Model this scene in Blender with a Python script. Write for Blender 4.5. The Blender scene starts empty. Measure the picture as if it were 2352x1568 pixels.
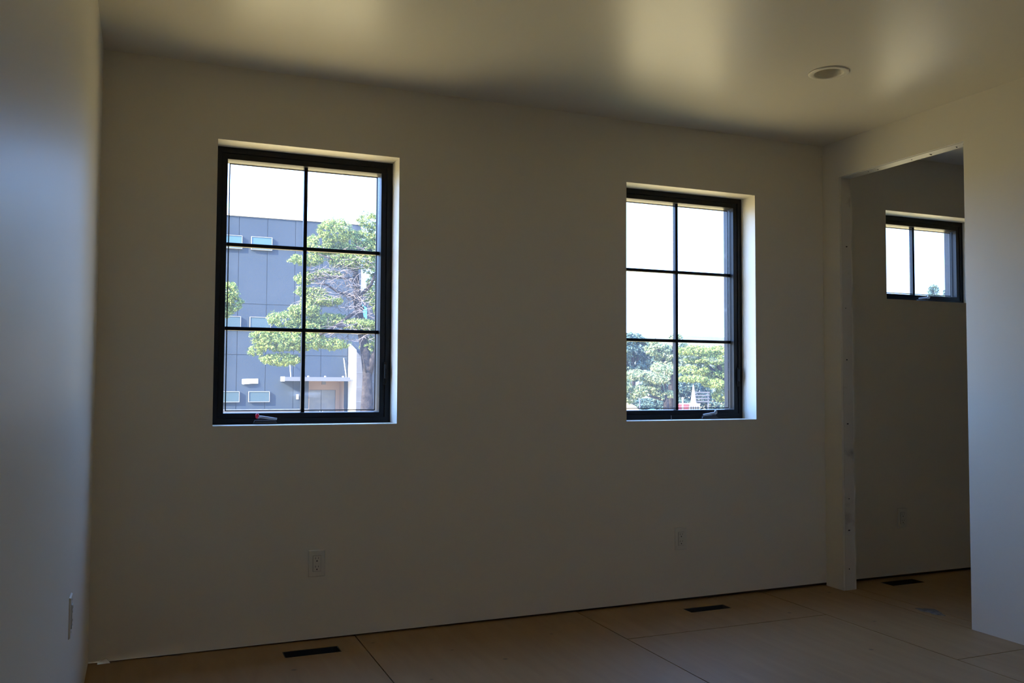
import bpy, math, random
import numpy as np
from mathutils import Vector, Matrix
sc = bpy.context.scene
C = sc.collection
rnd = random.Random(7)

# ---------------------------------------------------------------- camera, sky, sun, exposure
def cam_matrix(loc, yaw, pitch, roll):
    f = Vector((math.sin(yaw)*math.cos(pitch), math.cos(yaw)*math.cos(pitch), math.sin(pitch)))
    r = Vector((math.cos(yaw), -math.sin(yaw), 0)); u = r.cross(f)
    c, s = math.cos(roll), math.sin(roll)
    r2 = c*r + s*u; u2 = -s*r + c*u
    m = Matrix((r2, u2, -f)).transposed().to_4x4(); m.translation = Vector(loc)
    return m
cd = bpy.data.cameras.new('camera'); cam = bpy.data.objects.new('camera', cd); C.objects.link(cam)
cam.matrix_world = cam_matrix((0.1872, -4.1242, 1.1893), 0.3946, 0.0443, 0.0051)
cd.sensor_width = 36; cd.lens = 36*2030.1/2352; cd.clip_start = 0.05; cd.clip_end = 2000
sc.camera = cam

SUN_DIR = Vector((1, 0.45, -0.62))
SUN_E = 43.0
SKY_HOR = (0.80, 1.32, 2.3); SKY_ZEN = (0.58, 1.15, 2.8); SKY_STR = 4.0
EXPOSURE = 0.0
w = bpy.data.worlds.new('sky'); sc.world = w; w.use_nodes = True
nt = w.node_tree; nt.nodes.clear()
tc = nt.nodes.new('ShaderNodeTexCoord'); sp = nt.nodes.new('ShaderNodeSeparateXYZ')
rp = nt.nodes.new('ShaderNodeValToRGB'); bg = nt.nodes.new('ShaderNodeBackground'); wo = nt.nodes.new('ShaderNodeOutputWorld')
nt.links.new(tc.outputs['Generated'], sp.inputs[0]); nt.links.new(sp.outputs['Z'], rp.inputs[0])
rp.color_ramp.elements[0].color = (*SKY_HOR, 1); rp.color_ramp.elements[1].color = (*SKY_ZEN, 1)
rp.color_ramp.elements[0].position = 0.0; rp.color_ramp.elements[1].position = 0.8
# the sky is brighter towards the sun, as a real clear sky is
dp = nt.nodes.new('ShaderNodeVectorMath'); dp.operation = 'DOT_PRODUCT'; dp.inputs[1].default_value = tuple(-SUN_DIR.normalized())
mr = nt.nodes.new('ShaderNodeMapRange'); mr.inputs['From Min'].default_value = -1; mr.inputs['From Max'].default_value = 1
mr.inputs['To Min'].default_value = 0.5*SKY_STR; mr.inputs['To Max'].default_value = 1.8*SKY_STR
nt.links.new(tc.outputs['Generated'], dp.inputs[0]); nt.links.new(dp.outputs['Value'], mr.inputs[0]); nt.links.new(mr.outputs[0], bg.inputs['Strength'])
nt.links.new(rp.outputs[0], bg.inputs['Color']); nt.links.new(bg.outputs[0], wo.inputs[0])
sd = bpy.data.lights.new('sun', 'SUN'); sun = bpy.data.objects.new('sun', sd); C.objects.link(sun)
sd.energy = SUN_E; sd.color = (1.0, 0.84, 0.62); sd.angle = math.radians(0.6)
sun.rotation_euler = SUN_DIR.to_track_quat('-Z', 'Y').to_euler(); sun.location = (-20, -9, 14)
sc.view_settings.view_transform = 'Standard'; sc.view_settings.look = 'None'
sc.view_settings.gamma = 1; sc.view_settings.use_curve_mapping = False
sc.view_settings.exposure = EXPOSURE
sc.cycles.max_bounces = 14; sc.cycles.diffuse_bounces = 8; sc.cycles.glossy_bounces = 5; sc.cycles.transparent_max_bounces = 16
sc.cycles.sample_clamp_indirect = 6.0
sc.cycles.caustics_reflective = True

# ---------------------------------------------------------------- helpers
class MB:
    def __init__(s): s.v = []; s.f = []
    def add(s, vs, fs):
        o = len(s.v); s.v += [tuple(p) for p in vs]; s.f += [tuple(o+i for i in f) for f in fs]; return s
    def box(s, x0, x1, y0, y1, z0, z1):
        return s.add([(x0,y0,z0),(x1,y0,z0),(x1,y1,z0),(x0,y1,z0),(x0,y0,z1),(x1,y0,z1),(x1,y1,z1),(x0,y1,z1)],
                     [(0,3,2,1),(4,5,6,7),(0,1,5,4),(1,2,6,5),(2,3,7,6),(3,0,4,7)])
    def hexa(s, pts): return s.add(pts, [(0,3,2,1),(4,5,6,7),(0,1,5,4),(1,2,6,5),(2,3,7,6),(3,0,4,7)])
    def prism(s, poly, a0, a1, axis='y'):
        n = len(poly)
        def mk(p, a): return {'y': (p[0], a, p[1]), 'x': (a, p[0], p[1]), 'z': (p[0], p[1], a)}[axis]
        vs = [mk(p, a0) for p in poly] + [mk(p, a1) for p in poly]
        return s.add(vs, [tuple(range(n)), tuple(range(2*n-1, n-1, -1))] + [(i, i+n, (i+1) % n+n, (i+1) % n) for i in range(n)])
    def ring(s, x0, x1, z0, z1, wd, y0, y1):
        """a mitred rectangular frame in the xz plane, outer edge x0..x1/z0..z1, width wd, depth y0..y1"""
        o = [(x0,z0),(x1,z0),(x1,z1),(x0,z1)]; i = [(x0+wd,z0+wd),(x1-wd,z0+wd),(x1-wd,z1-wd),(x0+wd,z1-wd)]
        for k in range(4):
            a, b, c, d = o[k], o[(k+1) % 4], i[(k+1) % 4], i[k]
            s.add([(a[0],y0,a[1]),(b[0],y0,b[1]),(c[0],y0,c[1]),(d[0],y0,d[1]),(a[0],y1,a[1]),(b[0],y1,b[1]),(c[0],y1,c[1]),(d[0],y1,d[1])],
                  [(0,1,2,3),(7,6,5,4),(0,4,5,1),(3,2,6,7)])
        return s
    def tube(s, pts, rad, n=8, caps=True):
        pts = [Vector(p) for p in pts]
        rad = rad if isinstance(rad, (list, tuple)) else [rad]*len(pts)
        o = len(s.v); prev = None
        for k, p in enumerate(pts):
            t = (pts[min(k+1, len(pts)-1)] - pts[max(k-1, 0)]).normalized()
            a = prev if prev is not None else (Vector((0,0,1)) if abs(t.z) < 0.9 else Vector((1,0,0)))
            u = (a - t*a.dot(t)).normalized(); v = t.cross(u); prev = u
            for i in range(n):
                g = 2*math.pi*i/n; s.v.append(tuple(p + (u*math.cos(g)+v*math.sin(g))*rad[k]))
        for k in range(len(pts)-1):
            for i in range(n):
                a = o+k*n+i; b = o+k*n+(i+1) % n; s.f.append((a, b, b+n, a+n))
        if caps:
            s.f.append(tuple(o+i for i in range(n-1, -1, -1))); s.f.append(tuple(o+(len(pts)-1)*n+i for i in range(n)))
        return s
    def lathe(s, prof, cx, cy, n=40):
        o = len(s.v)
        for r, z in prof:
            for i in range(n): g = 2*math.pi*i/n; s.v.append((cx+r*math.cos(g), cy+r*math.sin(g), z))
        for k in range(len(prof)-1):
            for i in range(n):
                a = o+k*n+i; b = o+k*n+(i+1) % n; s.f.append((a, b, b+n, a+n))
        return s
    def build(s, name, m, parent=None, bevel=0, smooth=False, stuff=False, recalc=True):
        me = bpy.data.meshes.new(name); me.from_pydata(s.v, [], s.f); me.update()
        if recalc:
            import bmesh
            b = bmesh.new(); b.from_mesh(me); bmesh.ops.recalc_face_normals(b, faces=b.faces); b.to_mesh(me); b.free()
        if smooth:
            for p in me.polygons: p.use_smooth = True
        o = bpy.data.objects.new(name, me); C.objects.link(o); me.materials.append(m)
        if parent: o.parent = parent
        if bevel:
            md = o.modifiers.new('bevel', 'BEVEL'); md.width = bevel; md.segments = 2; md.limit_method = 'ANGLE'
        if stuff: o['kind'] = 'stuff'
        return o
def grid_wall(us, vs, holes, a0, a1, axis):
    """a slab with real rectangular holes; u,v are the in-plane axes, a0..a1 the thickness along axis"""
    us = sorted(set(us + [h[0] for h in holes] + [h[1] for h in holes])); vs = sorted(set(vs + [h[2] for h in holes] + [h[3] for h in holes]))
    def P(u, v, a): return {'y': (u, a, v), 'x': (a, u, v), 'z': (u, v, a)}[axis]
    def solid(i, j):
        if i < 0 or j < 0 or i >= len(us)-1 or j >= len(vs)-1: return False
        uc, vc = (us[i]+us[i+1])/2, (vs[j]+vs[j+1])/2
        return not any(h[0] < uc < h[1] and h[2] < vc < h[3] for h in holes)
    mb = MB(); idx = {}
    def V(u, v, a):
        k = (u, v, a)
        if k not in idx: idx[k] = len(mb.v); mb.v.append(P(u, v, a))
        return idx[k]
    for i in range(len(us)-1):
        for j in range(len(vs)-1):
            if not solid(i, j): continue
            u0, u1, v0, v1 = us[i], us[i+1], vs[j], vs[j+1]
            for a in (a0, a1): mb.f.append((V(u0,v0,a), V(u1,v0,a), V(u1,v1,a), V(u0,v1,a)))
            for (di, dj, p, q) in ((-1,0,(u0,v0),(u0,v1)), (1,0,(u1,v0),(u1,v1)), (0,-1,(u0,v0),(u1,v0)), (0,1,(u0,v1),(u1,v1))):
                if not solid(i+di, j+dj): mb.f.append((V(*p,a0), V(*q,a0), V(*q,a1), V(*p,a1)))
    return mb
def empty(name, loc=(0,0,0)):
    o = bpy.data.objects.new(name, None); C.objects.link(o); o.location = loc; return o
def tag(o, label=None, cat=None, group=None, kind=None):
    if label: o['label'] = label
    if cat: o['category'] = cat
    if group: o['group'] = group
    if kind: o['kind'] = kind
    return o
def struct(o, label): return tag(o, label, None, None, 'structure')
def keep(o, parent):
    """parent o while leaving it where it was built (children are modelled in world coordinates)"""
    o.parent = parent; o.matrix_parent_inverse = Matrix.Translation(-parent.location); return o
def put(mb, name, m, parent, **k):
    o = mb.build(name, m, None, **k); return keep(o, parent)

# ---------------------------------------------------------------- materials
def mat(name, col, rough=0.5, spec=0.5, metal=0.0, bump=None, var=None, coat=0.0):
    m = bpy.data.materials.new(name); m.use_nodes = True; t = m.node_tree; b = t.nodes['Principled BSDF']
    b.inputs['Base Color'].default_value = (*col, 1); b.inputs['Roughness'].default_value = rough
    b.inputs['Specular IOR Level'].default_value = spec; b.inputs['Metallic'].default_value = metal
    b.inputs['Coat Weight'].default_value = coat
    c = t.nodes.new('ShaderNodeTexCoord')
    if var:      # (scale, second colour, contrast lo, hi)
        n = t.nodes.new('ShaderNodeTexNoise'); n.inputs['Scale'].default_value = var[0]; n.inputs['Detail'].default_value = 6
        r = t.nodes.new('ShaderNodeValToRGB'); t.links.new(c.outputs['Object'], n.inputs['Vector']); t.links.new(n.outputs[0], r.inputs[0])
        r.color_ramp.elements[0].color = (*col, 1); r.color_ramp.elements[1].color = (*var[1], 1)
        r.color_ramp.elements[0].position = var[2]; r.color_ramp.elements[1].position = var[3]
        t.links.new(r.outputs[0], b.inputs['Base Color'])
    if bump:     # (scale, strength, distance)
        n = t.nodes.new('ShaderNodeTexNoise'); n.inputs['Scale'].default_value = bump[0]; n.inputs['Detail'].default_value = 3
        u = t.nodes.new('ShaderNodeBump'); u.inputs['Strength'].default_value = bump[1]; u.inputs['Distance'].default_value = bump[2]
        t.links.new(c.outputs['Object'], n.inputs['Vector']); t.links.new(n.outputs[0], u.inputs['Height']); t.links.new(u.outputs[0], b.inputs['Normal'])
    return m
PAINT = (0.76, 0.71, 0.585)
M_wall = mat('wall_paint', PAINT, 0.42, 0.5, bump=(180, 0.10, 0.0006))
M_ceil = mat('ceiling_paint', PAINT, 0.36, 0.6, bump=(160, 0.10, 0.0006))
M_trimwood = mat('primed_wood', (0.66, 0.61, 0.50), 0.6, 0.4, bump=(40, 0.4, 0.002), var=(6, (0.28, 0.22, 0.17), 0.60, 0.76))
M_dark = mat('dark_gap', (0.03, 0.025, 0.02), 0.9, 0.1)
M_plate = mat('bottom_plate_wood', (0.16, 0.10, 0.05), 0.8, 0.2)
M_black = mat('black_window_frame', (0.003, 0.0035, 0.005), 0.4, 0.25)
M_spacer = mat('window_spacer', (0.02, 0.02, 0.025), 0.4, 0.5)
M_bronze = mat('crank_bronze', (0.34, 0.32, 0.30), 0.3, 0.6, metal=0.5)
M_crank = mat('crank_base_dark', (0.035, 0.035, 0.037), 0.25, 0.6)
M_red = mat('red_plastic', (0.75, 0.01, 0.04), 0.4)
M_plastic = mat('white_plastic', (0.70, 0.67, 0.57), 0.35, 0.5)
M_slot = mat('socket_slot', (0.01, 0.01, 0.01), 0.6)
M_duct = mat('sheet_metal', (0.06, 0.06, 0.065), 0.5, metal=0.7)
M_ringw = mat('light_trim_white', (0.74, 0.69, 0.57), 0.45)
M_lens = mat('unlit_lamp_lens', (0.16, 0.16, 0.15), 0.4)
M_smear = mat('dried_mortar', (0.13, 0.12, 0.11), 0.95, 0.1, bump=(60, 0.6, 0.003), var=(40, (0.22, 0.2, 0.17), 0.4, 0.6))
M_steel = mat('screw_steel', (0.5, 0.5, 0.5), 0.3, metal=1.0)

def subfloor_material():
    m = mat('subfloor_plywood', (0.30, 0.20, 0.105), 0.48, 0.5, bump=(70, 0.25, 0.001)); t = m.node_tree; b = t.nodes['Principled BSDF']
    c = t.nodes.new('ShaderNodeTexCoord'); mp = t.nodes.new('ShaderNodeMapping'); mp.inputs['Scale'].default_value = (6, 0.8, 1)
    n = t.nodes.new('ShaderNodeTexNoise'); n.inputs['Scale'].default_value = 3; n.inputs['Detail'].default_value = 8; n.inputs['Distortion'].default_value = 0.6
    r = t.nodes.new('ShaderNodeValToRGB'); r.color_ramp.elements[0].color = (0.31, 0.185, 0.072, 1); r.color_ramp.elements[1].color = (0.36, 0.225, 0.095, 1)
    r.color_ramp.elements[0].position = 0.3; r.color_ramp.elements[1].position = 0.7
    v = t.nodes.new('ShaderNodeTexVoronoi'); v.inputs['Scale'].default_value = 5.5; v.inputs['Randomness'].default_value = 1.0
    r2 = t.nodes.new('ShaderNodeValToRGB'); r2.color_ramp.elements[0].color = (0.25, 0.25, 0.25, 1); r2.color_ramp.elements[1].color = (1, 1, 1, 1)
    r2.color_ramp.elements[0].position = 0.04; r2.color_ramp.elements[1].position = 0.075
    mx = t.nodes.new('ShaderNodeMix'); mx.data_type = 'RGBA'; mx.blend_type = 'MULTIPLY'; mx.inputs['Factor'].default_value = 0.7
    t.links.new(c.outputs['Object'], mp.inputs[0]); t.links.new(mp.outputs[0], n.inputs['Vector']); t.links.new(n.outputs[0], r.inputs[0])
    t.links.new(c.outputs['Object'], v.inputs['Vector']); t.links.new(v.outputs['Distance'], r2.inputs[0])
    t.links.new(r.outputs[0], mx.inputs['A']); t.links.new(r2.outputs[0], mx.inputs['B']); t.links.new(mx.outputs['Result'], b.inputs['Base Color'])
    return m
M_floor = subfloor_material()

def glass_material():
    """smudged window glass: clear + fresnel reflection + translucent film standing in for outdoor haze"""
    m = bpy.data.materials.new('hazy_smudged_glass'); m.use_nodes = True; t = m.node_tree; t.nodes.clear()
    o = t.nodes.new('ShaderNodeOutputMaterial'); tr = t.nodes.new('ShaderNodeBsdfTransparent'); tr.inputs[0].default_value = (0.975, 0.985, 0.98, 1)
    gl = t.nodes.new('ShaderNodeBsdfGlossy'); gl.inputs['Roughness'].default_value = 0.02
    lw = t.nodes.new('ShaderNodeLayerWeight'); lw.inputs[0].default_value = 0.5
    pw = t.nodes.new('ShaderNodeMath'); pw.operation = 'POWER'; pw.inputs[1].default_value = 5.0; t.links.new(lw.outputs['Facing'], pw.inputs[0])
    fr = t.nodes.new('ShaderNodeMath'); fr.operation = 'MULTIPLY_ADD'; fr.inputs[1].default_value = 0.5; fr.inputs[2].default_value = 0.012; t.links.new(pw.outputs[0], fr.inputs[0])
    tl = t.nodes.new('ShaderNodeBsdfTranslucent'); tl.inputs[0].default_value = (0.9, 0.93, 0.98, 1)
    c = t.nodes.new('ShaderNodeTexCoord')
    mp = t.nodes.new('ShaderNodeMapping'); mp.inputs['Rotation'].default_value = (0, math.radians(-48), 0); mp.inputs['Scale'].default_value = (4, 1, 17)
    n = t.nodes.new('ShaderNodeTexNoise'); n.inputs['Scale'].default_value = 1.0; n.inputs['Detail'].default_value = 5
    r = t.nodes.new('ShaderNodeMapRange'); r.inputs['From Min'].default_value = 0.64; r.inputs['From Max'].default_value = 0.80
    r.inputs['To Min'].default_value = 0.018; r.inputs['To Max'].default_value = 0.06  # even film imitates the haze veil outside; the streaks are smudged dirt
    t.links.new(c.outputs['Object'], mp.inputs[0]); t.links.new(mp.outputs[0], n.inputs['Vector']); t.links.new(n.outputs[0], r.inputs[0])
    m1 = t.nodes.new('ShaderNodeMixShader'); m2 = t.nodes.new('ShaderNodeMixShader')
    t.links.new(r.outputs[0], m1.inputs[0]); t.links.new(tr.outputs[0], m1.inputs[1]); t.links.new(tl.outputs[0], m1.inputs[2])
    t.links.new(fr.outputs[0], m2.inputs[0]); t.links.new(m1.outputs[0], m2.inputs[1]); t.links.new(gl.outputs[0], m2.inputs[2])
    t.links.new(m2.outputs[0], o.inputs[0]); return m
M_glass = glass_material()

# ---------------------------------------------------------------- room shell
XR, XR2, H, YB = 3.91, 4.005, 2.6, -6.2          # right wall faces, ceiling, back wall
SX, SY = 6.7, -3.4                                # the room next door
TW = 0.26                                         # thickness of the window wall
WIN = [(0.473, 1.310, 0.982, 2.265), (2.568, 3.415, 0.977, 2.262), (4.405, 5.206, 1.705, 2.255)]
VENTS = [(0.772, 1.016, -0.212, -0.120), (2.822, 3.076, -0.222, -0.140), (4.268, 4.526, -0.150, -0.050)]

FILL_OPENING = (2.95, 3.25, 1.6, 2.2)  # unseen opening added in the near wall to let in fill light
# window wall: the drywall stops just above the subfloor, leaving a dark gap that widens to the right
wf = grid_wall([-0.2, XR-0.0, SX+0.2], [0.0, H], [(a, b, c, d) for a, b, c, d in WIN], 0.0, TW, 'y')
wf.v = [(x, y, (0.004+0.0035*max(0, min(x, 4))) if z == 0.0 else z) for x, y, z in wf.v]
wall_far = struct(wf.build('wall_far', M_wall), 'warm white painted wall holding the three black windows')
put(MB().box(-0.1, SX, 0.035, TW-0.02, -0.02, 0.022), 'bottom_plate', M_plate, wall_far)
wl = MB().box(-0.2, 0.0, YB-0.2, 0.0, 0.006, H); struct(wl.build('wall_left', M_wall), 'warm white painted wall on the left, bluish in the window light')
rw = grid_wall([YB-0.2, 0.0], [0.006, H], [(-0.985, -0.137, -1, 2.386)], XR, XR2, 'x')
wall_right = struct(rw.build('wall_right', M_wall), 'warm white painted wall on the right, with the uncased doorway')
struct(grid_wall([-0.2, SX+0.2], [0.0, H], [FILL_OPENING], YB-0.2, YB, 'y').build('wall_near', M_wall), 'wall behind the viewer with an added opening for fill light')
struct(MB().box(SX, SX+0.2, SY-0.2, 0.0, 0.0, H).build('wall_side_room_right', M_wall), 'right wall of the room beyond the doorway')
struct(MB().box(XR2, SX, SY-0.2, SY, 0.0, H).build('wall_side_room_near', M_wall), 'near wall of the room beyond the doorway')
LX, LY, LR = 3.042, -1.010, 0.089
ce = grid_wall([-0.2, SX+0.2], [YB-0.2, 0.0+TW], [(LX-0.06, LX+0.06, LY-0.06, LY+0.06)], H, H+0.28, 'z')
struct(ce.build('ceiling', M_ceil), 'warm white glossy painted ceiling with soft window reflections')

# floor: a dark deck under separate plywood subfloor sheets
fl = grid_wall([-0.2, SX+0.2], [YB-0.2, TW], VENTS, -1.2, -0.022, 'z')
floor = struct(fl.build('floor', M_dark), 'bare plywood subfloor with floor vent cutouts')
def sheet(x0, x1, y0, y1):
    g = 0.0027; hs = [v for v in VENTS if x0 < v[0] and v[1] < x1 and y0 < v[2] and v[3] < y1]
    put(grid_wall([x0+g, x1-g], [y0+g, y1-g], hs, -0.019, 0.0, 'z'), 'subfloor_panel', M_floor, floor)
cols = [(-0.02, 1.123, [0.03, -1.72, -4.03, YB]), (1.123, 2.277, [0.03, -2.35, -4.66, YB]), (2.277, 3.447, [0.03, -0.51, -2.82, -5.13, YB]),
        (3.447, 3.915, [0.03, -1.30, -3.6, YB]), (3.915, 4.028, [0.03, -2.2, YB]), (4.028, 5.19, [0.03, -1.8, SY]), (5.19, SX, [0.03, -2.4, SY])]
for x0, x1, ys in cols:
    for a, b in zip(ys, ys[1:]): sheet(x0, x1, b, a)

# exposed framing around the doorway
tj = empty('trim_1', (3.958, -0.137, 0)); struct(tj, 'bare primed wood jamb on the far side of the doorway, stained and nicked')
put(MB().box(XR+0.014, XR2-0.013, -0.1395, -0.10, 0.0, 2.384), 'jamb_stud', M_trimwood, tj)
for z in (0.12, 0.34, 0.52, 0.95, 1.32, 1.62, 1.98):
    put(MB().tube([(3.945+0.02*rnd.random(), -0.1392, z), (3.945+0.02*rnd.random(), -0.1405, z)], 0.0032, 8), 'nail_head', M_dark, tj)
th = empty('trim_2', (3.958, -0.56, 2.386)); struct(th, 'bare primed wood header over the doorway, lit from below')
put(MB().box(XR+0.013, XR2-0.012, -0.984, -0.139, 2.383, 2.42), 'header_board', M_ringw, th)
for y in (-0.32, -0.38, -0.62, -0.74, -0.90, -0.95):
    put(MB().tube([(3.95+0.02*rnd.random(), y, 2.382), (3.95+0.02*rnd.random(), y, 2.386)], 0.003, 8), 'nail_head', M_dark, th)

# ---------------------------------------------------------------- windows
def window(name, label, x0, x1, z0, z1, rows, cols_, crank_x, red=False, flip=False):
    r = struct(empty(name, ((x0+x1)/2, 0.126, z0)), label)
    FY = 0.126
    put(MB().ring(x0, x1, z0, z1, 0.028, FY, TW-0.01), 'window_frame', M_black, r, bevel=0.0015)
    s0, s1, t0, t1 = x0+0.028, x1-0.028, z0+0.024, z1-0.028
    put(MB().ring(s0, s1, t0, t1, 0.027, FY+0.004, 0.225), 'sash', M_black, r, bevel=0.002)
    g0, g1, h0, h1 = s0+0.027, s1-0.027, t0+0.027, t1-0.027      # glass opening
    GY = 0.178
    put(MB().ring(g0+0.010, g1-0.010, h0+0.008, h1-0.010, 0.0045, GY-0.009, GY-0.002), 'glazing_spacer', M_spacer, r)
    mw = 0.0085
    xs = [g0 + (g1-g0)*k/cols_ for k in range(cols_+1)]; zs = [h0 + (h1-h0)*k/rows for k in range(rows+1)]
    for x in xs[1:-1]: put(MB().box(x-mw, x+mw, GY-0.016, GY+0.012, h0, h1), 'muntin', M_black, r, bevel=0.0015)
    for z in zs[1:-1]: put(MB().box(g0, g1, GY-0.0155, GY+0.0115, z-mw, z+mw), 'muntin', M_black, r, bevel=0.0015)
    for i in range(cols_):
        for j in range(rows):
            put(MB().box(xs[i]+0.0005, xs[i+1]-0.0005, GY, GY+0.004, zs[j]+0.0005, zs[j+1]-0.0005), 'pane', M_glass, r)
    # folding crank operator on the bottom rail
    cx = crank_x; zc = z0+0.012; y = FY; s = -1 if flip else 1
    ck = put(MB().hexa([(cx-0.058,y-0.026,zc-0.010),(cx+0.058,y-0.026,zc-0.010),(cx+0.058,y+0.002,zc-0.010),(cx-0.058,y+0.002,zc-0.010),
                        (cx-0.044,y-0.016,zc+0.008),(cx+0.044,y-0.016,zc+0.008),(cx+0.050,y+0.002,zc+0.010),(cx-0.050,y+0.002,zc+0.010)]), 'crank_handle', M_crank, r, bevel=0.003)
    arm = put(MB().tube([(cx-s*0.034,y-0.022,zc+0.020),(cx-s*0.022,y-0.030,zc+0.022),(cx+s*0.015,y-0.031,zc+0.017),(cx+s*0.052,y-0.028,zc+0.012)], [0.0075,0.006,0.0055,0.005], 10), 'crank_arm', M_bronze, r, smooth=True)
    arm.parent = ck; arm.matrix_parent_inverse = Matrix.Identity(4)
    kn = put(MB().lathe([(0.0005,0.030),(0.006,0.029),(0.0085,0.022),(0.0085,0.014),(0.006,0.008),(0.0005,0.006)], 0, 0, 14), 'crank_knob', M_red if red else M_bronze, r, smooth=True)
    kn.parent = ck; kn.matrix_parent_inverse = Matrix.Identity(4); kn.location = (cx-s*0.036, y-0.024, zc+0.008)
    if red: kn['label'] = 'red crank knob'
    # sash lock lever on the right stile
    if rows > 1:
        lx = x1-0.028; lz = z0+0.235
        put(MB().box(lx-0.009, lx+0.009, FY-0.004, FY+0.006, lz-0.05, lz+0.06), 'sash_lock', M_black, r, bevel=0.002)
        put(MB().box(lx-0.005, lx+0.005, FY-0.016, FY-0.002, lz-0.02, lz+0.05), 'lock_lever', M_black, r, bevel=0.002)
    return r
W1 = window('window_1', 'left black framed window with six panes, showing the grey building and cypress', *WIN[0], 3, 2, 0.712, red=True)
W2 = window('window_2', 'middle black framed window with six panes, near the doorway', *WIN[1], 3, 2, 3.175, flip=True)
W3 = window('window_3', 'small black framed window with two panes seen through the doorway', *WIN[2], 1, 2, 4.83, flip=True)

# ---------------------------------------------------------------- electrical outlets, vents, recessed light
def outlet(label, origin, frame):
    """frame: function (u, out, v) -> world point; u along the wall, out into the room"""
    e = tag(empty('wall_outlet', origin), label, 'outlet')
    def part(name, mb, m, parent, bevel=0.0):
        o = MB(); o.v = [frame(*p) for p in mb.v]; o.f = mb.f
        return put(o, name, m, parent, bevel=bevel)
    w_, h_ = 0.0385, 0.061
    part('cover_plate', MB().hexa([(-w_,0,-h_),(w_,0,-h_),(w_,0,h_),(-w_,0,h_),(-w_+0.003,0.0055,-h_+0.003),(w_-0.003,0.0055,-h_+0.003),(w_-0.003,0.0055,h_-0.003),(-w_+0.003,0.0055,h_-0.003)]), M_plastic, e, 0.001)
    part('receptacle', MB().box(-0.0175, 0.0175, 0.004, 0.0085, -0.035, 0.035), M_plastic, e, 0.001)
    part('receptacle_gap', MB().ring(-0.0185, 0.0185, -0.036, 0.036, 0.0008, 0.004, 0.0057), M_slot, e)
    for s in (-1, 1):
        c = s*0.019
        part('socket_slot', MB().box(-0.0078, -0.0060, 0.0075, 0.0088, c+0.001, c+0.010), M_slot, e)
        part('socket_slot', MB().box(0.0060, 0.0078, 0.0075, 0.0088, c+0.002, c+0.009), M_slot, e)
        part('ground_hole', MB().box(-0.0026, 0.0026, 0.0075, 0.0088, c-0.010, c-0.0045), M_slot, e)
    for s in (-1, 1): part('plate_screw', MB().box(-0.0022, 0.0022, 0.005, 0.0062, s*0.048-0.0022, s*0.048+0.0022), M_plastic, e)
    return e
def on_far(x, z): return lambda u, o, v: (x+u, -o, z+v)
outlet('white duplex outlet low on the far wall beneath the left window', (0.9395, 0, 0.3485), on_far(0.9395, 0.3485))
outlet('white duplex outlet low on the far wall beneath the middle window', (2.904, 0, 0.337), on_far(2.904, 0.337))
outlet('dim white duplex outlet low on the wall of the room beyond the doorway', (4.504, 0, 0.3605), on_far(4.504, 0.3605))
outlet('white outlet on the left wall, seen nearly edge on', (0, -1.165, 0.485), lambda u, o, v: (o, -1.165+u*1.0, 0.485+v))

def duct(label, v):
    x0, x1, y0, y1 = v; t = 0.0025
    e = tag(empty('floor_vent', ((x0+x1)/2, (y0+y1)/2, 0)), label, 'vent', None)
    o = MB()
    zb, zt = -0.24, -0.001
    x0 += 0.002; x1 -= 0.002; y0 += 0.002; y1 -= 0.002
    o.box(x0, x0+t, y0, y1, zb, zt).box(x1-t, x1, y0, y1, zb, zt).box(x0+t, x1-t, y0, y0+t, zb, zt).box(x0+t, x1-t, y1-t, y1, zb, zt)
    put(o, 'duct_wall', M_duct, e); put(MB().box(x0+t, x1-t, y0+t, y1-t, zb, zb+t), 'duct_floor', M_duct, e)
duct('open rectangular floor vent below the left window and outlet', VENTS[0])
duct('open rectangular floor vent below the middle window', VENTS[1])
duct('open floor vent in the room beyond the doorway', VENTS[2])

rl = tag(empty('recessed_light', (LX, LY, H)), 'round white recessed ceiling light, switched off', 'light')
put(MB().lathe([(LR,H),(LR,H-0.003),(LR-0.003,H-0.0055),(0.066,H-0.006),(0.063,H-0.003),(0.062,H+0.002)], LX, LY, 48), 'trim_ring', M_ringw, rl, smooth=True)
put(MB().lathe([(0.0625,H-0.002),(0.055,H+0.03),(0.048,H+0.075)], LX, LY, 48), 'baffle', M_ringw, rl, smooth=True)
put(MB().lathe([(0.0001,H+0.066),(0.025,H+0.068),(0.049,H+0.075)], LX, LY, 32), 'lamp_lens', M_lens, rl, smooth=True)

# small leftovers of the building work
tag(MB().hexa([(0.035,-0.014,0),(0.085,-0.012,0),(0.085,-0.001,0),(0.035,-0.001,0),(0.037,-0.012,0.013),(0.070,-0.011,0.020),(0.070,-0.001,0.020),(0.037,-0.001,0.013)]).build('drywall_scrap', M_plastic, bevel=0.001),
    'tiny white drywall scrap on the floor in the left corner', 'scrap')
n = 26; sm = MB(); pts = []
for k in range(n):
    g = 2*math.pi*k/n; q = 1+0.22*math.sin(3*g+1)+0.14*math.sin(7*g); pts.append((4.000+0.042*q*math.cos(g), -0.665+0.075*q*math.sin(g)))
sm.add([(4.0,-0.665,0.005)] + [(4.0+(x-4.0)*0.8, -0.665+(y+0.665)*0.8, 0.004) for x, y in pts] + [(x, y, 0.0) for x, y in pts],
       [(0, 1+k, 1+(k+1) % n) for k in range(n)] + [(1+k, 1+n+k, 1+n+(k+1) % n, 1+(k+1) % n) for k in range(n)])
tag(sm.build('mortar_splat', M_smear, smooth=True), 'dried grey mortar splat on the floor in the doorway', 'splat')
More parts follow.
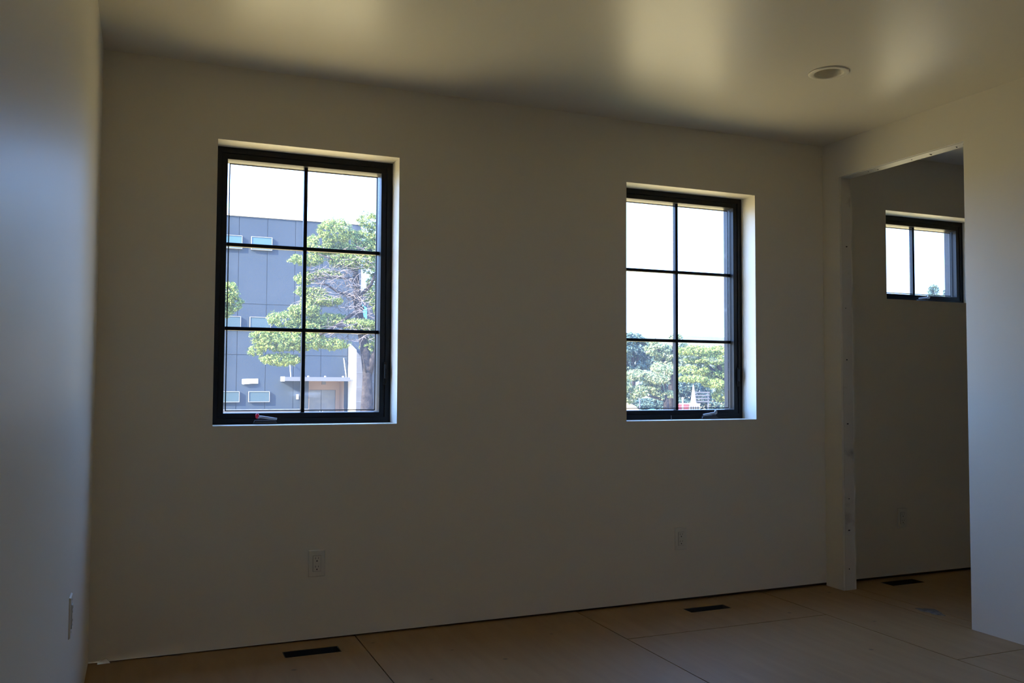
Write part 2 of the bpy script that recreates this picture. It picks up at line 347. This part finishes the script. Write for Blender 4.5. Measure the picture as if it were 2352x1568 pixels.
tag(MB().tube([(2.899, 0.08, 0.977), (2.899, 0.081, 1.001)], 0.0016, 8).lathe([(0.0001,0.9772),(0.008,0.9772),(0.008,0.980),(0.0001,0.980)], 2.899, 0.08, 10).build('loose_screw', M_steel),
    'small screw standing on the sill of the middle window', 'screw')

# ---------------------------------------------------------------- outside
GZ = -1.35
M_ground = mat('sunlit_pavement', (0.50, 0.35, 0.115), 0.9, 0.2, var=(0.6, (0.42, 0.295, 0.10), 0.35, 0.7), bump=(8, 0.3, 0.02))
struct(MB().box(-150, 250, -120, 300, GZ-0.3, GZ).build('ground', M_ground), 'pale sunlit pavement outside')

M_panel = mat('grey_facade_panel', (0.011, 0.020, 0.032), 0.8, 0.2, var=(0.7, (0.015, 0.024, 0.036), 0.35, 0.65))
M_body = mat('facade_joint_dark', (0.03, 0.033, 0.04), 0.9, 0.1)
M_tan = mat('tan_entrance_wall', (0.20, 0.15, 0.12), 0.8, 0.2)
M_white = mat('white_painted_metal', (0.50, 0.49, 0.46), 0.5, 0.4)
M_pale = mat('pale_concrete_block', (0.045, 0.046, 0.050), 0.85, 0.2, var=(3, (0.055, 0.055, 0.058), 0.4, 0.6))
M_glassfar = mat('far_window_glass', (0.024, 0.042, 0.050), 0.35, 0.2)
M_frame = mat('grey_window_frame', (0.16, 0.16, 0.165), 0.5, 0.3)
M_shade = mat('pale_blue_window_shade', (0.028, 0.062, 0.082), 0.4, 0.2)
M_door = mat('grey_door', (0.06, 0.07, 0.085), 0.4, 0.5, var=(5, (0.08, 0.09, 0.10), 0.4, 0.6))
M_grey = mat('grey_canopy_metal', (0.05, 0.053, 0.06), 0.5, 0.4)
FY_ = 34.0
bd = tag(empty('office_building', (2.0, FY_, GZ)), 'grey panelled building with small square windows and a door canopy outside', 'building')
DX0, DX1, DZ = 6.70, 8.20, 1.13
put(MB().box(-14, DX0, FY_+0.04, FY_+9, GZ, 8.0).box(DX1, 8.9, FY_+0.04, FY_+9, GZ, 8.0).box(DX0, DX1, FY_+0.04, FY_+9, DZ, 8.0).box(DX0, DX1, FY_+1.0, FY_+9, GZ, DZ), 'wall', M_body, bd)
put(MB().box(-14.05, 8.95, FY_-0.06, FY_+9.05, 7.98, 8.05), 'roof_edge', M_white, bd)
xj = [3.735 + 1.153*k for k in range(-15, 5)]; xj = [-13.9] + [x for x in xj if x > -13.8 and x < 8.7] + [8.88]
for a, b in zip(xj, xj[1:]):
    for z0, z1 in ((-0.05, 2.21), (2.21, 4.33), (4.33, 7.98)):
        g = 0.011
        segs = [(a, b, z0, z1)]
        if z1 == 2.21 and b > DX0 and a < DX1:      # cut the sheets around the recessed entrance
            segs = []
            if a < DX0: segs.append((a, DX0+g, z0, z1))
            segs.append((max(a, DX0-g), min(b, DX1+g), DZ-g, z1))
            if b > DX1: segs.append((DX1-g, b, z0, z1))
        for s in segs:
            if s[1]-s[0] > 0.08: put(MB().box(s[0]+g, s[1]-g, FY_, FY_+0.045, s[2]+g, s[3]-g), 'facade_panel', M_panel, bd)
put(MB().box(-14, DX0-0.02, FY_-0.03, FY_+0.04, -0.09, -0.045), 'base_flashing', M_door, bd)
put(MB().box(-14, DX0-0.02, FY_-0.02, FY_+0.04, GZ, -0.09), 'plinth', M_pale, bd)
def far_window(x0, x1, z0, z1, shade=False):
    d = 0.12
    f = put(MB().ring(x0, x1, z0, z1, 0.016, FY_-d, FY_+0.01), 'window_frame', M_frame, bd)
    p = MB().box(x0+0.016, x1-0.016, FY_-d+0.03, FY_-d+0.05, z0+0.016, z1-0.016).build('shade' if shade else 'pane', M_shade if shade else M_glassfar)
    p.parent = f
    return f
for k in range(-8, 2):
    xx = 4.22 + 1.19*k - (0.0 if k > -1 else 0.02)
    if k == 1: continue
    far_window(xx, xx+0.85, 6.60, 7.15, True); far_window(xx, xx+0.85, 3.34, 3.79); far_window(xx, xx+0.85, 0.25, 0.69)
# entrance: tan surround, door, canopy hung on rods, sign plate, wall lamp
put(MB().box(DX0+0.0, DX1, FY_+0.90, FY_+1.0, 0.74, DZ).box(DX0, DX0+0.08, FY_+0.90, FY_+1.0, GZ, 0.74).box(8.02, DX1, FY_+0.90, FY_+1.0, GZ, 0.74), 'entrance_surround', M_tan, bd)
put(MB().box(DX0-0.015, DX0+0.01, FY_+0.0, FY_+1.0, GZ, DZ).box(DX1-0.01, DX1+0.015, FY_+0.0, FY_+1.0, GZ, DZ).box(DX0, DX1, FY_, FY_+1.0, DZ-0.01, DZ+0.01), 'entrance_lining', M_tan, bd)
for a, b in ((6.79, 7.39), (7.41, 8.01)):
    dd = put(MB().box(a, b, FY_+0.92, FY_+0.97, GZ+0.02, 0.73), 'door', M_door, bd)
    h = MB().tube([(7.40+(0.06 if a > 7 else -0.06), FY_+0.88, -0.45), (7.40+(0.06 if a > 7 else -0.06), FY_+0.88, -0.15)], 0.015, 8).build('door_handle', M_white); h.parent = dd
put(MB().box(7.32, 7.48, FY_+0.3, FY_+0.45, 0.98, DZ-0.01), 'entrance_lamp', M_grey, bd)
cn = put(MB().box(5.53, 8.24, 32.9, FY_+0.02, 1.13, 1.30), 'canopy', M_grey, bd)
ce_ = MB().box(5.515, 5.53, 32.89, FY_, 1.12, 1.31).build('canopy_end', M_white); ce_.parent = cn
for (xa, za, xb) in ((5.88, 2.02, 5.79), (8.18, 2.13, 8.08)): put(MB().tube([(xa, FY_+0.02, za), (xb, 33.0, 1.30)], 0.018, 8), 'canopy_rod', M_white, bd)
for x in (6.5, 7.2, 7.95): put(MB().box(x-0.03, x+0.03, 33.0, 33.06, 1.30, 1.35), 'canopy_bolt', M_white, bd)
put(MB().hexa([(3.96,FY_-0.06,1.00),(4.60,FY_-0.06,1.02),(4.60,FY_,1.02),(3.96,FY_,1.00),(3.96,FY_-0.02,1.20),(4.60,FY_-0.02,1.22),(4.60,FY_,1.22),(3.96,FY_,1.20)]), 'wall_vent', M_white, bd)
put(MB().hexa([(3.98,FY_-0.13,0.985),(4.50,FY_-0.12,1.03),(4.50,FY_-0.06,1.03),(3.98,FY_-0.06,0.985),(3.98,FY_-0.10,1.08),(4.40,FY_-0.09,1.09),(4.40,FY_-0.06,1.09),(3.98,FY_-0.06,1.08)]), 'vent_hood', M_white, bd)
put(MB().box(6.18, 6.26, FY_-0.10, FY_, 0.36, 0.56), 'wall_lamp', M_white, bd)
# buttress walls right of the entrance, tops sloping down towards the viewer
put(MB().add([(8.38,34.04,GZ),(8.46,34.04,GZ),(8.46,32.8,GZ),(8.38,32.8,GZ),(8.38,34.04,2.76),(8.46,34.04,2.76),(8.46,32.8,2.45),(8.38,32.8,2.45)],
    [(0,3,2,1),(4,5,6,7),(0,1,5,4),(1,2,6,5),(2,3,7,6),(3,0,4,7)]), 'buttress', M_white, bd)
put(MB().prism([(8.46,GZ),(8.72,GZ),(8.72,2.08),(8.46,2.38)], 32.75, 33.9), 'buttress', M_pale, bd)
for k in range(5): put(MB().box(8.462, 8.718, 32.742, 32.752, -0.35+0.62*k-0.006, -0.35+0.62*k+0.006), 'block_joint', M_door, bd)

wg = tag(empty('pale_annex', (12, 35.5, GZ)), 'pale concrete annex partly hidden behind the large cypress', 'building')
put(MB().box(8.95, 15.5, 35.5, 43, GZ, 5.2), 'wall', M_pale, wg)
put(MB().box(8.93, 15.55, 35.42, 43.05, 5.2, 5.35), 'roof_edge', M_white, wg)
for k in range(5): put(MB().box(8.96, 15.5, 35.488, 35.502, 0.1+1.0*k-0.008, 0.1+1.0*k+0.008), 'wall_joint', M_door, wg)
put(MB().box(9.22, 9.26, 35.38, 35.42, 3.5, 4.75), 'banner_pole', M_white, wg)
put(MB().prism([(9.28,3.85),(9.42,3.70),(9.50,3.85),(9.50,4.45),(9.28,4.60)], 35.39, 35.41), 'blue_banner', mat('blue_banner_cloth', (0.08, 0.40, 0.68), 0.6), wg)
for k in range(3): put(MB().ring(10.6+1.5*k, 11.4+1.5*k, 2.6, 3.6, 0.05, 35.44, 35.52), 'window_frame', M_white, wg); 
for k in range(3): put(MB().box(10.65+1.5*k, 11.35+1.5*k, 35.47, 35.49, 2.65, 3.55), 'pane', M_glassfar, wg)

# ---- trees
def foliage_material(name, c1, c2, c3):
    m = bpy.data.materials.new(name); m.use_nodes = True; t = m.node_tree; t.nodes.clear()
    o = t.nodes.new('ShaderNodeOutputMaterial'); g = t.nodes.new('ShaderNodeNewGeometry'); r = t.nodes.new('ShaderNodeValToRGB')
    r.color_ramp.elements[0].color = (*c1, 1); r.color_ramp.elements[1].color = (*c3, 1); e = r.color_ramp.elements.new(0.5); e.color = (*c2, 1)
    t.links.new(g.outputs['Random Per Island'], r.inputs[0])
    d = t.nodes.new('ShaderNodeBsdfDiffuse'); tl = t.nodes.new('ShaderNodeBsdfTranslucent'); mx = t.nodes.new('ShaderNodeMixShader'); mx.inputs[0].default_value = 0.22
    t.links.new(r.outputs[0], d.inputs[0]); t.links.new(r.outputs[0], tl.inputs[0])
    t.links.new(d.outputs[0], mx.inputs[1]); t.links.new(tl.outputs[0], mx.inputs[2]); t.links.new(mx.outputs[0], o.inputs[0]); return m
M_leaf = foliage_material('cypress_foliage', (0.04, 0.075, 0.035), (0.12, 0.165, 0.05), (0.27, 0.32, 0.095))
M_leafblue = foliage_material('bluish_foliage', (0.03, 0.06, 0.065), (0.05, 0.085, 0.08), (0.085, 0.115, 0.08))
M_leafpale = foliage_material('pale_foliage', (0.05, 0.085, 0.055), (0.13, 0.165, 0.09), (0.26, 0.29, 0.15))
M_bark = mat('grey_bark', (0.012, 0.011, 0.013), 0.95, 0.05, var=(9, (0.030, 0.027, 0.028), 0.4, 0.65), bump=(14, 1.0, 0.03))
M_twig = mat('dead_twigs', (0.10, 0.085, 0.08), 0.9, 0.1)
def foliage(pads, y, leaf, sub_r, seed, dens=1.0, squash=0.8):
    g = np.random.default_rng(seed); P = []
    for (x, z, rx, rz) in pads:
        ns = max(4, int(dens*6.0*(rx*rz + rx*rx*0.6)/(sub_r*sub_r)))
        ry = rx*0.9; yy = y + g.uniform(-0.5, 0.5)*rx
        d = g.normal(size=(ns, 3)); d /= np.linalg.norm(d, axis=1)[:, None]; rr = g.uniform(0.45, 1.0, ns)[:, None]**0.5
        P.append(np.array([x, yy, z]) + d*rr*np.array([rx, ry, rz]))
    P = np.concatenate(P); nl = 20
    R = sub_r*g.uniform(0.6, 1.25, len(P))
    d = g.normal(size=(len(P), nl, 3)); d /= np.linalg.norm(d, axis=2)[..., None]; d[..., 2] = d[..., 2]*squash
    c = P[:, None, :] + d*R[:, None, None]*g.uniform(0.35, 1.0, (len(P), nl))[..., None]
    c = c.reshape(-1, 3); d = d.reshape(-1, 3) + g.normal(scale=0.5, size=(len(c), 3)) + np.array([0, 0, 0.35]); d /= np.linalg.norm(d, axis=1)[:, None]
    a = np.cross(d, g.normal(size=d.shape)); a /= np.linalg.norm(a, axis=1)[:, None]; b = np.cross(d, a)
    s = (leaf*g.uniform(0.6, 1.4, len(c)))[:, None]
    V = np.stack([c+a*s, c-a*s*0.5+b*s*0.7, c-a*s*0.5-b*s*0.7], 1).reshape(-1, 3)
    me = bpy.data.meshes.new('foliage'); n = len(c)
    me.vertices.add(3*n); me.vertices.foreach_set('co', V.ravel()); me.loops.add(3*n); me.loops.foreach_set('vertex_index', np.arange(3*n))
    me.polygons.add(n); me.polygons.foreach_set('loop_start', np.arange(n)*3); me.polygons.foreach_set('loop_total', np.full(n, 3)); me.update(calc_edges=True)
    return me
def tree(label, base, y, pads, trunk, trad, branches, leaf, sub_r, m, seed, dens=1.0, twigs=None, name='cypress_tree', group=None):
    e = tag(empty(name, (base, y, GZ)), label, 'tree', group)
    me = foliage(pads, y, leaf, sub_r, seed, dens); me.materials.append(m)
    o = bpy.data.objects.new('foliage', me); C.objects.link(o); keep(o, e); o['kind'] = 'stuff'
    put(MB().tube(trunk, trad, 12), 'trunk', M_bark, e, smooth=True)
    for pts, r in branches: put(MB().tube(pts, r, 7), 'branch', M_bark, e, smooth=True)
    if twigs:
        rr = random.Random(seed); mb = MB()
        for (x, z, ax, az, n) in twigs:
            for _ in range(n):
                p = Vector((x+rr.uniform(-ax, ax), y+rr.uniform(-0.7, 0.5), z+rr.uniform(-az, az))); pts = [p]; d = Vector((rr.uniform(-1, 1), rr.uniform(-0.5, 0.5), rr.uniform(-0.45, 0.45))).normalized()
                for _k in range(4): d = (d+Vector((rr.uniform(-.5, .5), rr.uniform(-.5, .5), rr.uniform(-.5, .5)))).normalized(); p = p+d*rr.uniform(0.05, 0.14); pts.append(p)
                mb.tube(pts, [0.008, 0.007, 0.005, 0.004, 0.002], 3, caps=False)
        put(mb, 'twigs', M_twig, e, stuff=True)
    return e
MAIN = [(4.56,4.93,.46,.29),(4.19,4.56,.35,.28),(5.41,5.24,.29,.22),(5.14,4.64,.54,.38),(5.66,4.84,.27,.31),(3.99,4.17,.3,.15),(3.71,4.15,.28,.11),(4.8,4.18,.44,.18),(3.83,3.69,.24,.13),(3.73,3.38,.15,.13),(4.26,3.16,.55,.1),(5.49,4.08,.25,.29),(4.34,3.84,.44,.1),(3.42,2.68,.46,.21),(3.84,2.91,.39,.15),(4.51,2.68,.57,.17),(5.17,2.59,.52,.13),(3.22,2.11,.61,.23),(3.85,2.17,.62,.26),(2.93,2.26,.37,.17),(4.5,2.08,.44,.13),(3.31,1.68,.53,.13),(5.51,2.08,.25,.22),(2.71,1.88,.18,.13),(6.61,4.73,.71,.46),(7.21,3.85,.73,.34),(6.39,3.13,.82,.28),(7.34,2.71,.73,.23),(6.25,5.39,.59,.34),(7.94,3.31,.49,.29),(6.04,3.8,.46,.34),(5.15,4.2,.42,.22),(5.45,4.5,.4,.25),(5.62,3.6,.25,.35),(5.75,3.1,.22,.4),(5.6,2.55,.3,.15),(4.1,3.35,.28,.12),(4.75,4.45,.4,.2),(3.95,2.5,.5,.2),(5.4,4.75,.35,.3),(5.62,4.25,.3,.3),(5.55,3.35,.22,.25)]
y = 18
def P3(l, yy=y): return [(a, yy+dy, b) for a, dy, b in l]
tree('large spreading cypress with a forked grey trunk, in front of the grey building', 5.42, y, MAIN,
     P3([(5.50,0,GZ),(5.44,0,0.0),(5.43,0,0.9),(5.43,0,1.32),(5.37,0.05,1.99),(5.25,0.1,2.65),(5.17,0.1,3.2),(5.11,0.05,3.97),(5.03,0,4.63)]), [0.26,0.20,0.14,0.12,0.12,0.115,0.10,0.07,0.03],
     [(P3([(5.43,0,1.28),(5.56,-0.05,1.72),(5.75,0,2.1),(6.15,0.1,2.7),(6.6,0.2,3.2)]), [0.11,0.10,0.08,0.06,0.03]),
      (P3([(5.20,0.1,3.1),(4.95,-0.1,3.32),(4.6,-0.3,3.36),(4.3,-0.4,3.52),(4.04,-0.4,3.55)]), [0.05,0.04,0.035,0.025,0.015]),
      (P3([(5.31,0.1,3.02),(5.05,-0.1,2.88),(4.85,-0.2,2.74),(4.62,-0.3,2.55),(4.27,-0.4,2.40)]), [0.06,0.05,0.045,0.035,0.02]),
      (P3([(5.33,0.1,2.75),(4.9,-0.3,2.55),(4.5,-0.4,2.5),(4.0,-0.3,2.2),(3.4,-0.2,2.0)]), [0.06,0.05,0.04,0.03,0.015]),
      (P3([(5.12,0,3.9),(4.8,-0.2,4.05),(4.47,-0.3,4.16),(4.1,-0.2,4.3)]), [0.045,0.035,0.025,0.015]),
      (P3([(5.17,0,3.5),(4.9,-0.3,3.72),(4.5,-0.4,3.72),(4.15,-0.4,3.68),(3.84,-0.4,3.60)]), [0.04,0.035,0.03,0.02,0.012]),
      (P3([(5.2,0,3.3),(5.45,-0.2,3.6),(5.6,-0.2,4.0),(5.7,-0.1,4.6)]), [0.05,0.04,0.03,0.015]),
      (P3([(5.42,0,1.3),(5.30,-0.25,1.55),(5.22,-0.3,1.85)]), [0.03,0.022,0.012])],
     0.024, 0.080, M_leaf, 11, 0.8, [(4.5,3.55,0.65,0.42,240),(5.2,3.1,0.45,0.5,110),(4.9,2.45,0.5,0.3,80),(5.0,4.2,0.4,0.3,60)])
LEFT = [(2.18,3.45,.26,.3),(2.32,3.2,.22,.21),(2.13,2.99,.24,.18),(1.61,3.22,.56,.45),(1.41,2.65,.53,.28),(1.17,3.77,.53,.34)]
tree('smaller cypress at the left edge of the left window', 1.2, 20, LEFT, [(1.25,20,GZ),(1.2,20,0.6),(1.25,20,1.8),(1.3,20,3.0),(1.25,20,3.8)], [0.18,0.14,0.12,0.08,0.03],
     [([(1.22,20,1.9),(1.6,19.9,2.4),(2.05,19.9,3.0),(2.2,19.9,3.4)], [0.06,0.05,0.03,0.015])], 0.026, 0.085, M_leaf, 12)
def simple_tree(label, base, y, pads, leaf, sub, m, seed, tr, dens=1.0, trad=0.25, name='cypress_tree', cat='tree'):
    top = max(p[1] for p in pads)
    tree(label, base, y, pads, [(base, y, GZ), (tr, y, (top+GZ)*0.45), (pads[0][0], y, top-0.1)], [trad, trad*0.7, trad*0.15],
         [([(tr, y, (top+GZ)*0.35), ((tr+p[0])/2, y-0.1, p[1]-p[3]*0.8), (p[0], y, p[1])], [trad*0.4, trad*0.28, trad*0.12]) for p in pads[:6]], leaf, sub, m, seed, dens, None, name)['category'] = cat
simple_tree('dark bluish conifer behind the others, left side of the middle window', 38.9, 62, [(38.92,4.91,1.04,.45),(39.91,4.03,1.58,.83),(39.26,2.7,1.56,.82),(37.55,3.98,1.28,1.12),(41.0,2.91,.88,.76)], 0.10, 0.30, M_leafblue, 21, 39, 1.0, 0.3, 'conifer_tree')
simple_tree('pale green cypress rising at the middle of the middle window', 35.0, 50, [(33.78,3.53,.8,.5),(34.75,3.18,.95,.69),(35.41,4.35,.45,.28),(35.59,2.63,.81,.81),(34.31,2.14,.95,.43),(36.22,3.58,.4,.34)], 0.075, 0.24, M_leafpale, 22, 35.1)
simple_tree('near cypress with a bare pale trunk, lower left pane of the middle window', 27.06, 38, [(25.41,1.51,.94,.29),(26.24,1.33,.79,.29),(26.8,1.76,.57,.29),(25.13,.6,.66,.33),(25.9,.77,.67,.24),(26.91,.48,.62,.27),(24.75,.25,.38,.28),(23.99,1.08,.54,.47)], 0.055, 0.18, M_leafpale, 23, 27.0, 1.0, 0.22)
simple_tree('wide layered cypress in the lower right pane of the middle window', 37.4, 46, [(34.25,3.24,1.19,.32),(35.29,2.67,1.42,.38),(36.36,3.28,1.0,.33),(34.59,1.96,1.19,.28),(34.1,1.37,1.04,.18),(36.35,1.73,1.07,.38),(36.69,.34,.79,.6),(35.71,1.08,.92,.3),(38.08,1.99,1.84,.9),(38.06,.49,1.47,.6)], 0.06, 0.20, M_leaf, 24, 37.2, 0.9, 0.3)
simple_tree('shadowy hedge of bushes behind the cypresses in the middle window', 41.0, 58, [(39.43,-.56,1.68,.78),(42.56,.14,1.73,1.09),(44.68,-.59,1.5,.73),(41.03,1.04,1.28,.9),(37.7,-.73,1.64,.53),(39.0,.9,1.3,.9)], 0.09, 0.28, M_leafblue, 25, 41, 1.1, 0.2, 'hedge', 'hedge')
simple_tree('taller tree tip in the small window beyond the doorway', 54.0, 44, [(54.02,7.26,.62,.5),(53.95,7.97,.33,.5),(54.0,6.2,.9,.7),(54.0,5.0,1.1,.8),(54,3.6,1.3,.9)], 0.08, 0.22, M_leafblue, 26, 54, 0.9, 0.2, 'conifer_tree')
simple_tree('lower tree tip at the right edge of the small window beyond the doorway', 57.63, 46, [(57.63,7.5,.62,.5),(57.6,8.18,.26,.45),(57.6,6.3,.9,.7),(57.6,5.0,1.1,.8),(57.6,3.6,1.3,.9)], 0.08, 0.22, M_leafblue, 27, 57.6, 0.9, 0.2, 'conifer_tree')

# ---- distant hill and the small things in the yard
M_hill = mat('hazy_grass_hill', (0.085, 0.095, 0.075), 0.95, 0.1, var=(0.12, (0.07, 0.08, 0.065), 0.4, 0.6))  # distance haze is put into the pale grass colour
hb = MB(); nx, ny = 60, 10; hp = []
for j in range(ny):
    for i in range(nx):
        x = -40+i*5.0; yy = 118+j*8.0; hh = math.sin(min(1, j/6)*math.pi/2)*(12.2+0.7*math.sin(x*0.05+1)+0.5*math.sin(x*0.13)); hp.append((x, yy, GZ+0.02+hh*(0.3+0.7*min(1, max(0, (x-30)/50)))))
hb.add(hp, [(j*nx+i, j*nx+i+1, (j+1)*nx+i+1, (j+1)*nx+i) for j in range(ny-1) for i in range(nx-1)])
struct(hb.build('hill', M_hill, smooth=True), 'low pale grassy hill on the horizon')

M_redp = mat('red_painted_steel', (0.35, 0.04, 0.04), 0.5)
t = tag(empty('dumpster', (29.45, 40.3, GZ)), 'red metal container at the foot of the trees, middle window', 'container')
put(MB().prism([(29.12,GZ+0.15),(29.80,GZ+0.15),(29.84,-0.18),(29.08,-0.18)], 40.0, 40.35), 'bin_body', M_redp, t)
put(MB().box(29.05, 29.87, 39.96, 40.39, -0.18, -0.12), 'bin_rim', M_redp, t)
for x in (29.2, 29.65): put(MB().box(x, x+0.12, 40.05, 40.15, GZ, GZ+0.15), 'bin_foot', M_grey, t)
t = tag(empty('storage_crate', (30.2, 40.4, GZ)), 'white crate standing right beside the red container', 'crate')
put(MB().box(29.90, 30.62, 40.0, 41.0, GZ, -0.16), 'crate_body', M_white, t); put(MB().box(29.87, 30.65, 39.97, 41.03, -0.16, -0.10), 'crate_lid', M_white, t)
for k in range(4): put(MB().box(29.96+0.16*k, 30.06+0.16*k, 39.985, 40.0, GZ+0.1, -0.25), 'crate_slat', M_pale, t)
t = tag(empty('bollard_post', (29.43, 39.2, GZ)), 'slim white post in front of the red container', 'post')
put(MB().tube([(28.90,39.2,GZ),(28.90,39.2,0.20)], 0.045, 10), 'post_shaft', M_white, t); put(MB().lathe([(0.0001,0.29),(0.05,0.28),(0.06,0.24),(0.05,0.20),(0.0001,0.19)], 28.90, 39.2, 12), 'post_cap', M_white, t, smooth=True)
t = tag(empty('furled_umbrella', (30.8, 41.5, GZ)), 'closed patio umbrella, pointed, behind the white crate', 'umbrella')
put(MB().lathe([(0.02,0.98),(0.05,0.85),(0.11,0.4),(0.17,-0.05),(0.24,-0.22),(0.20,-0.26)], 31.2, 41.5, 10), 'canopy', mat('canvas', (0.20, 0.13, 0.10), 0.8), t)
put(MB().tube([(31.2,41.5,GZ),(31.2,41.5,1.0)], 0.03, 8), 'pole', M_white, t); put(MB().lathe([(0.3,GZ),(0.3,GZ+0.08),(0.05,GZ+0.12)], 31.2, 41.5, 16), 'base', M_pale, t)
t = tag(empty('picnic_bench', (32.5, 42.5, GZ)), 'grey slatted bench right of the closed umbrella', 'bench')
for k in range(4): put(MB().box(31.9, 33.1, 42.5, 42.54, -0.45+0.19*k+0.35, -0.45+0.19*k+0.44), 'slat', M_pale, t)
for x in (31.95, 33.0): put(MB().box(x, x+0.07, 42.54, 42.62, GZ, 0.55), 'leg', M_grey, t)
for k in range(3): put(MB().box(31.9, 33.1, 42.05+0.15*k, 42.17+0.15*k, -0.62, -0.58), 'slat', M_pale, t)
for x in (31.95, 33.0): put(MB().box(x, x+0.07, 42.05, 42.12, GZ, -0.62), 'leg', M_grey, t)
t = tag(empty('teardrop_trailer', (25.7, 41, GZ)), 'small rounded tan camping trailer, lower left corner of the middle window', 'trailer')
prof = [(26.6*1.0-0.9+1.35*math.cos(g), GZ+0.35+1.0*math.sin(g)) for g in [math.pi*k/14 for k in range(15)]]
put(MB().prism(prof, 40.6, 42.2), 'trailer_body', mat('tan_trailer_paint', (0.62, 0.50, 0.36), 0.5), t)
put(MB().box(25.0, 25.5, 40.57, 40.61, -0.75, -0.45), 'side_window', M_glassfar, t)
put(MB().lathe([(0.02,-0.1),(0.33,-0.1),(0.33,0.1),(0.02,0.1)], 0, 0, 20), 'wheel', M_dark, t)
for o in t.children:
    if o.name.startswith('wheel'): o.rotation_euler = (math.pi/2, 0, 0); o.matrix_parent_inverse = Matrix.Identity(4); o.location = (0, -0.4, 0.33)
t = tag(empty('blue_tarp_cover', (27.1, 39.5, GZ)), 'blue tarp draped over a heap beside the rounded trailer', 'tarp')
put(MB().add([(26.3,38.6,GZ),(27.0,38.6,GZ),(27.0,39.4,GZ),(26.3,39.4,GZ),(26.4,38.8,-0.40),(26.8,38.8,-0.33),(26.75,39.2,-0.35),(26.45,39.2,-0.45)], [(4,5,6,7),(0,1,5,4),(1,2,6,5),(2,3,7,6),(3,0,4,7)]), 'tarp_sheet', mat('blue_tarp', (0.15, 0.28, 0.62), 0.5), t, bevel=0.05)
t = tag(empty('shed_roof_frame', (28.0, 44, GZ)), 'small white open shelter frame half hidden by branches', 'shelter')
for x in (28.0, 28.6): put(MB().box(x, x+0.06, 43.5, 43.56, GZ, 1.45 if x < 28.5 else 1.62), 'post', M_grey, t)
put(MB().hexa([(27.9,43.4,1.40),(28.8,43.4,1.68),(28.8,44.3,1.68),(27.9,44.3,1.40),(27.9,43.4,1.46),(28.8,43.4,1.74),(28.8,44.3,1.74),(27.9,44.3,1.46)]), 'roof', M_white, t)
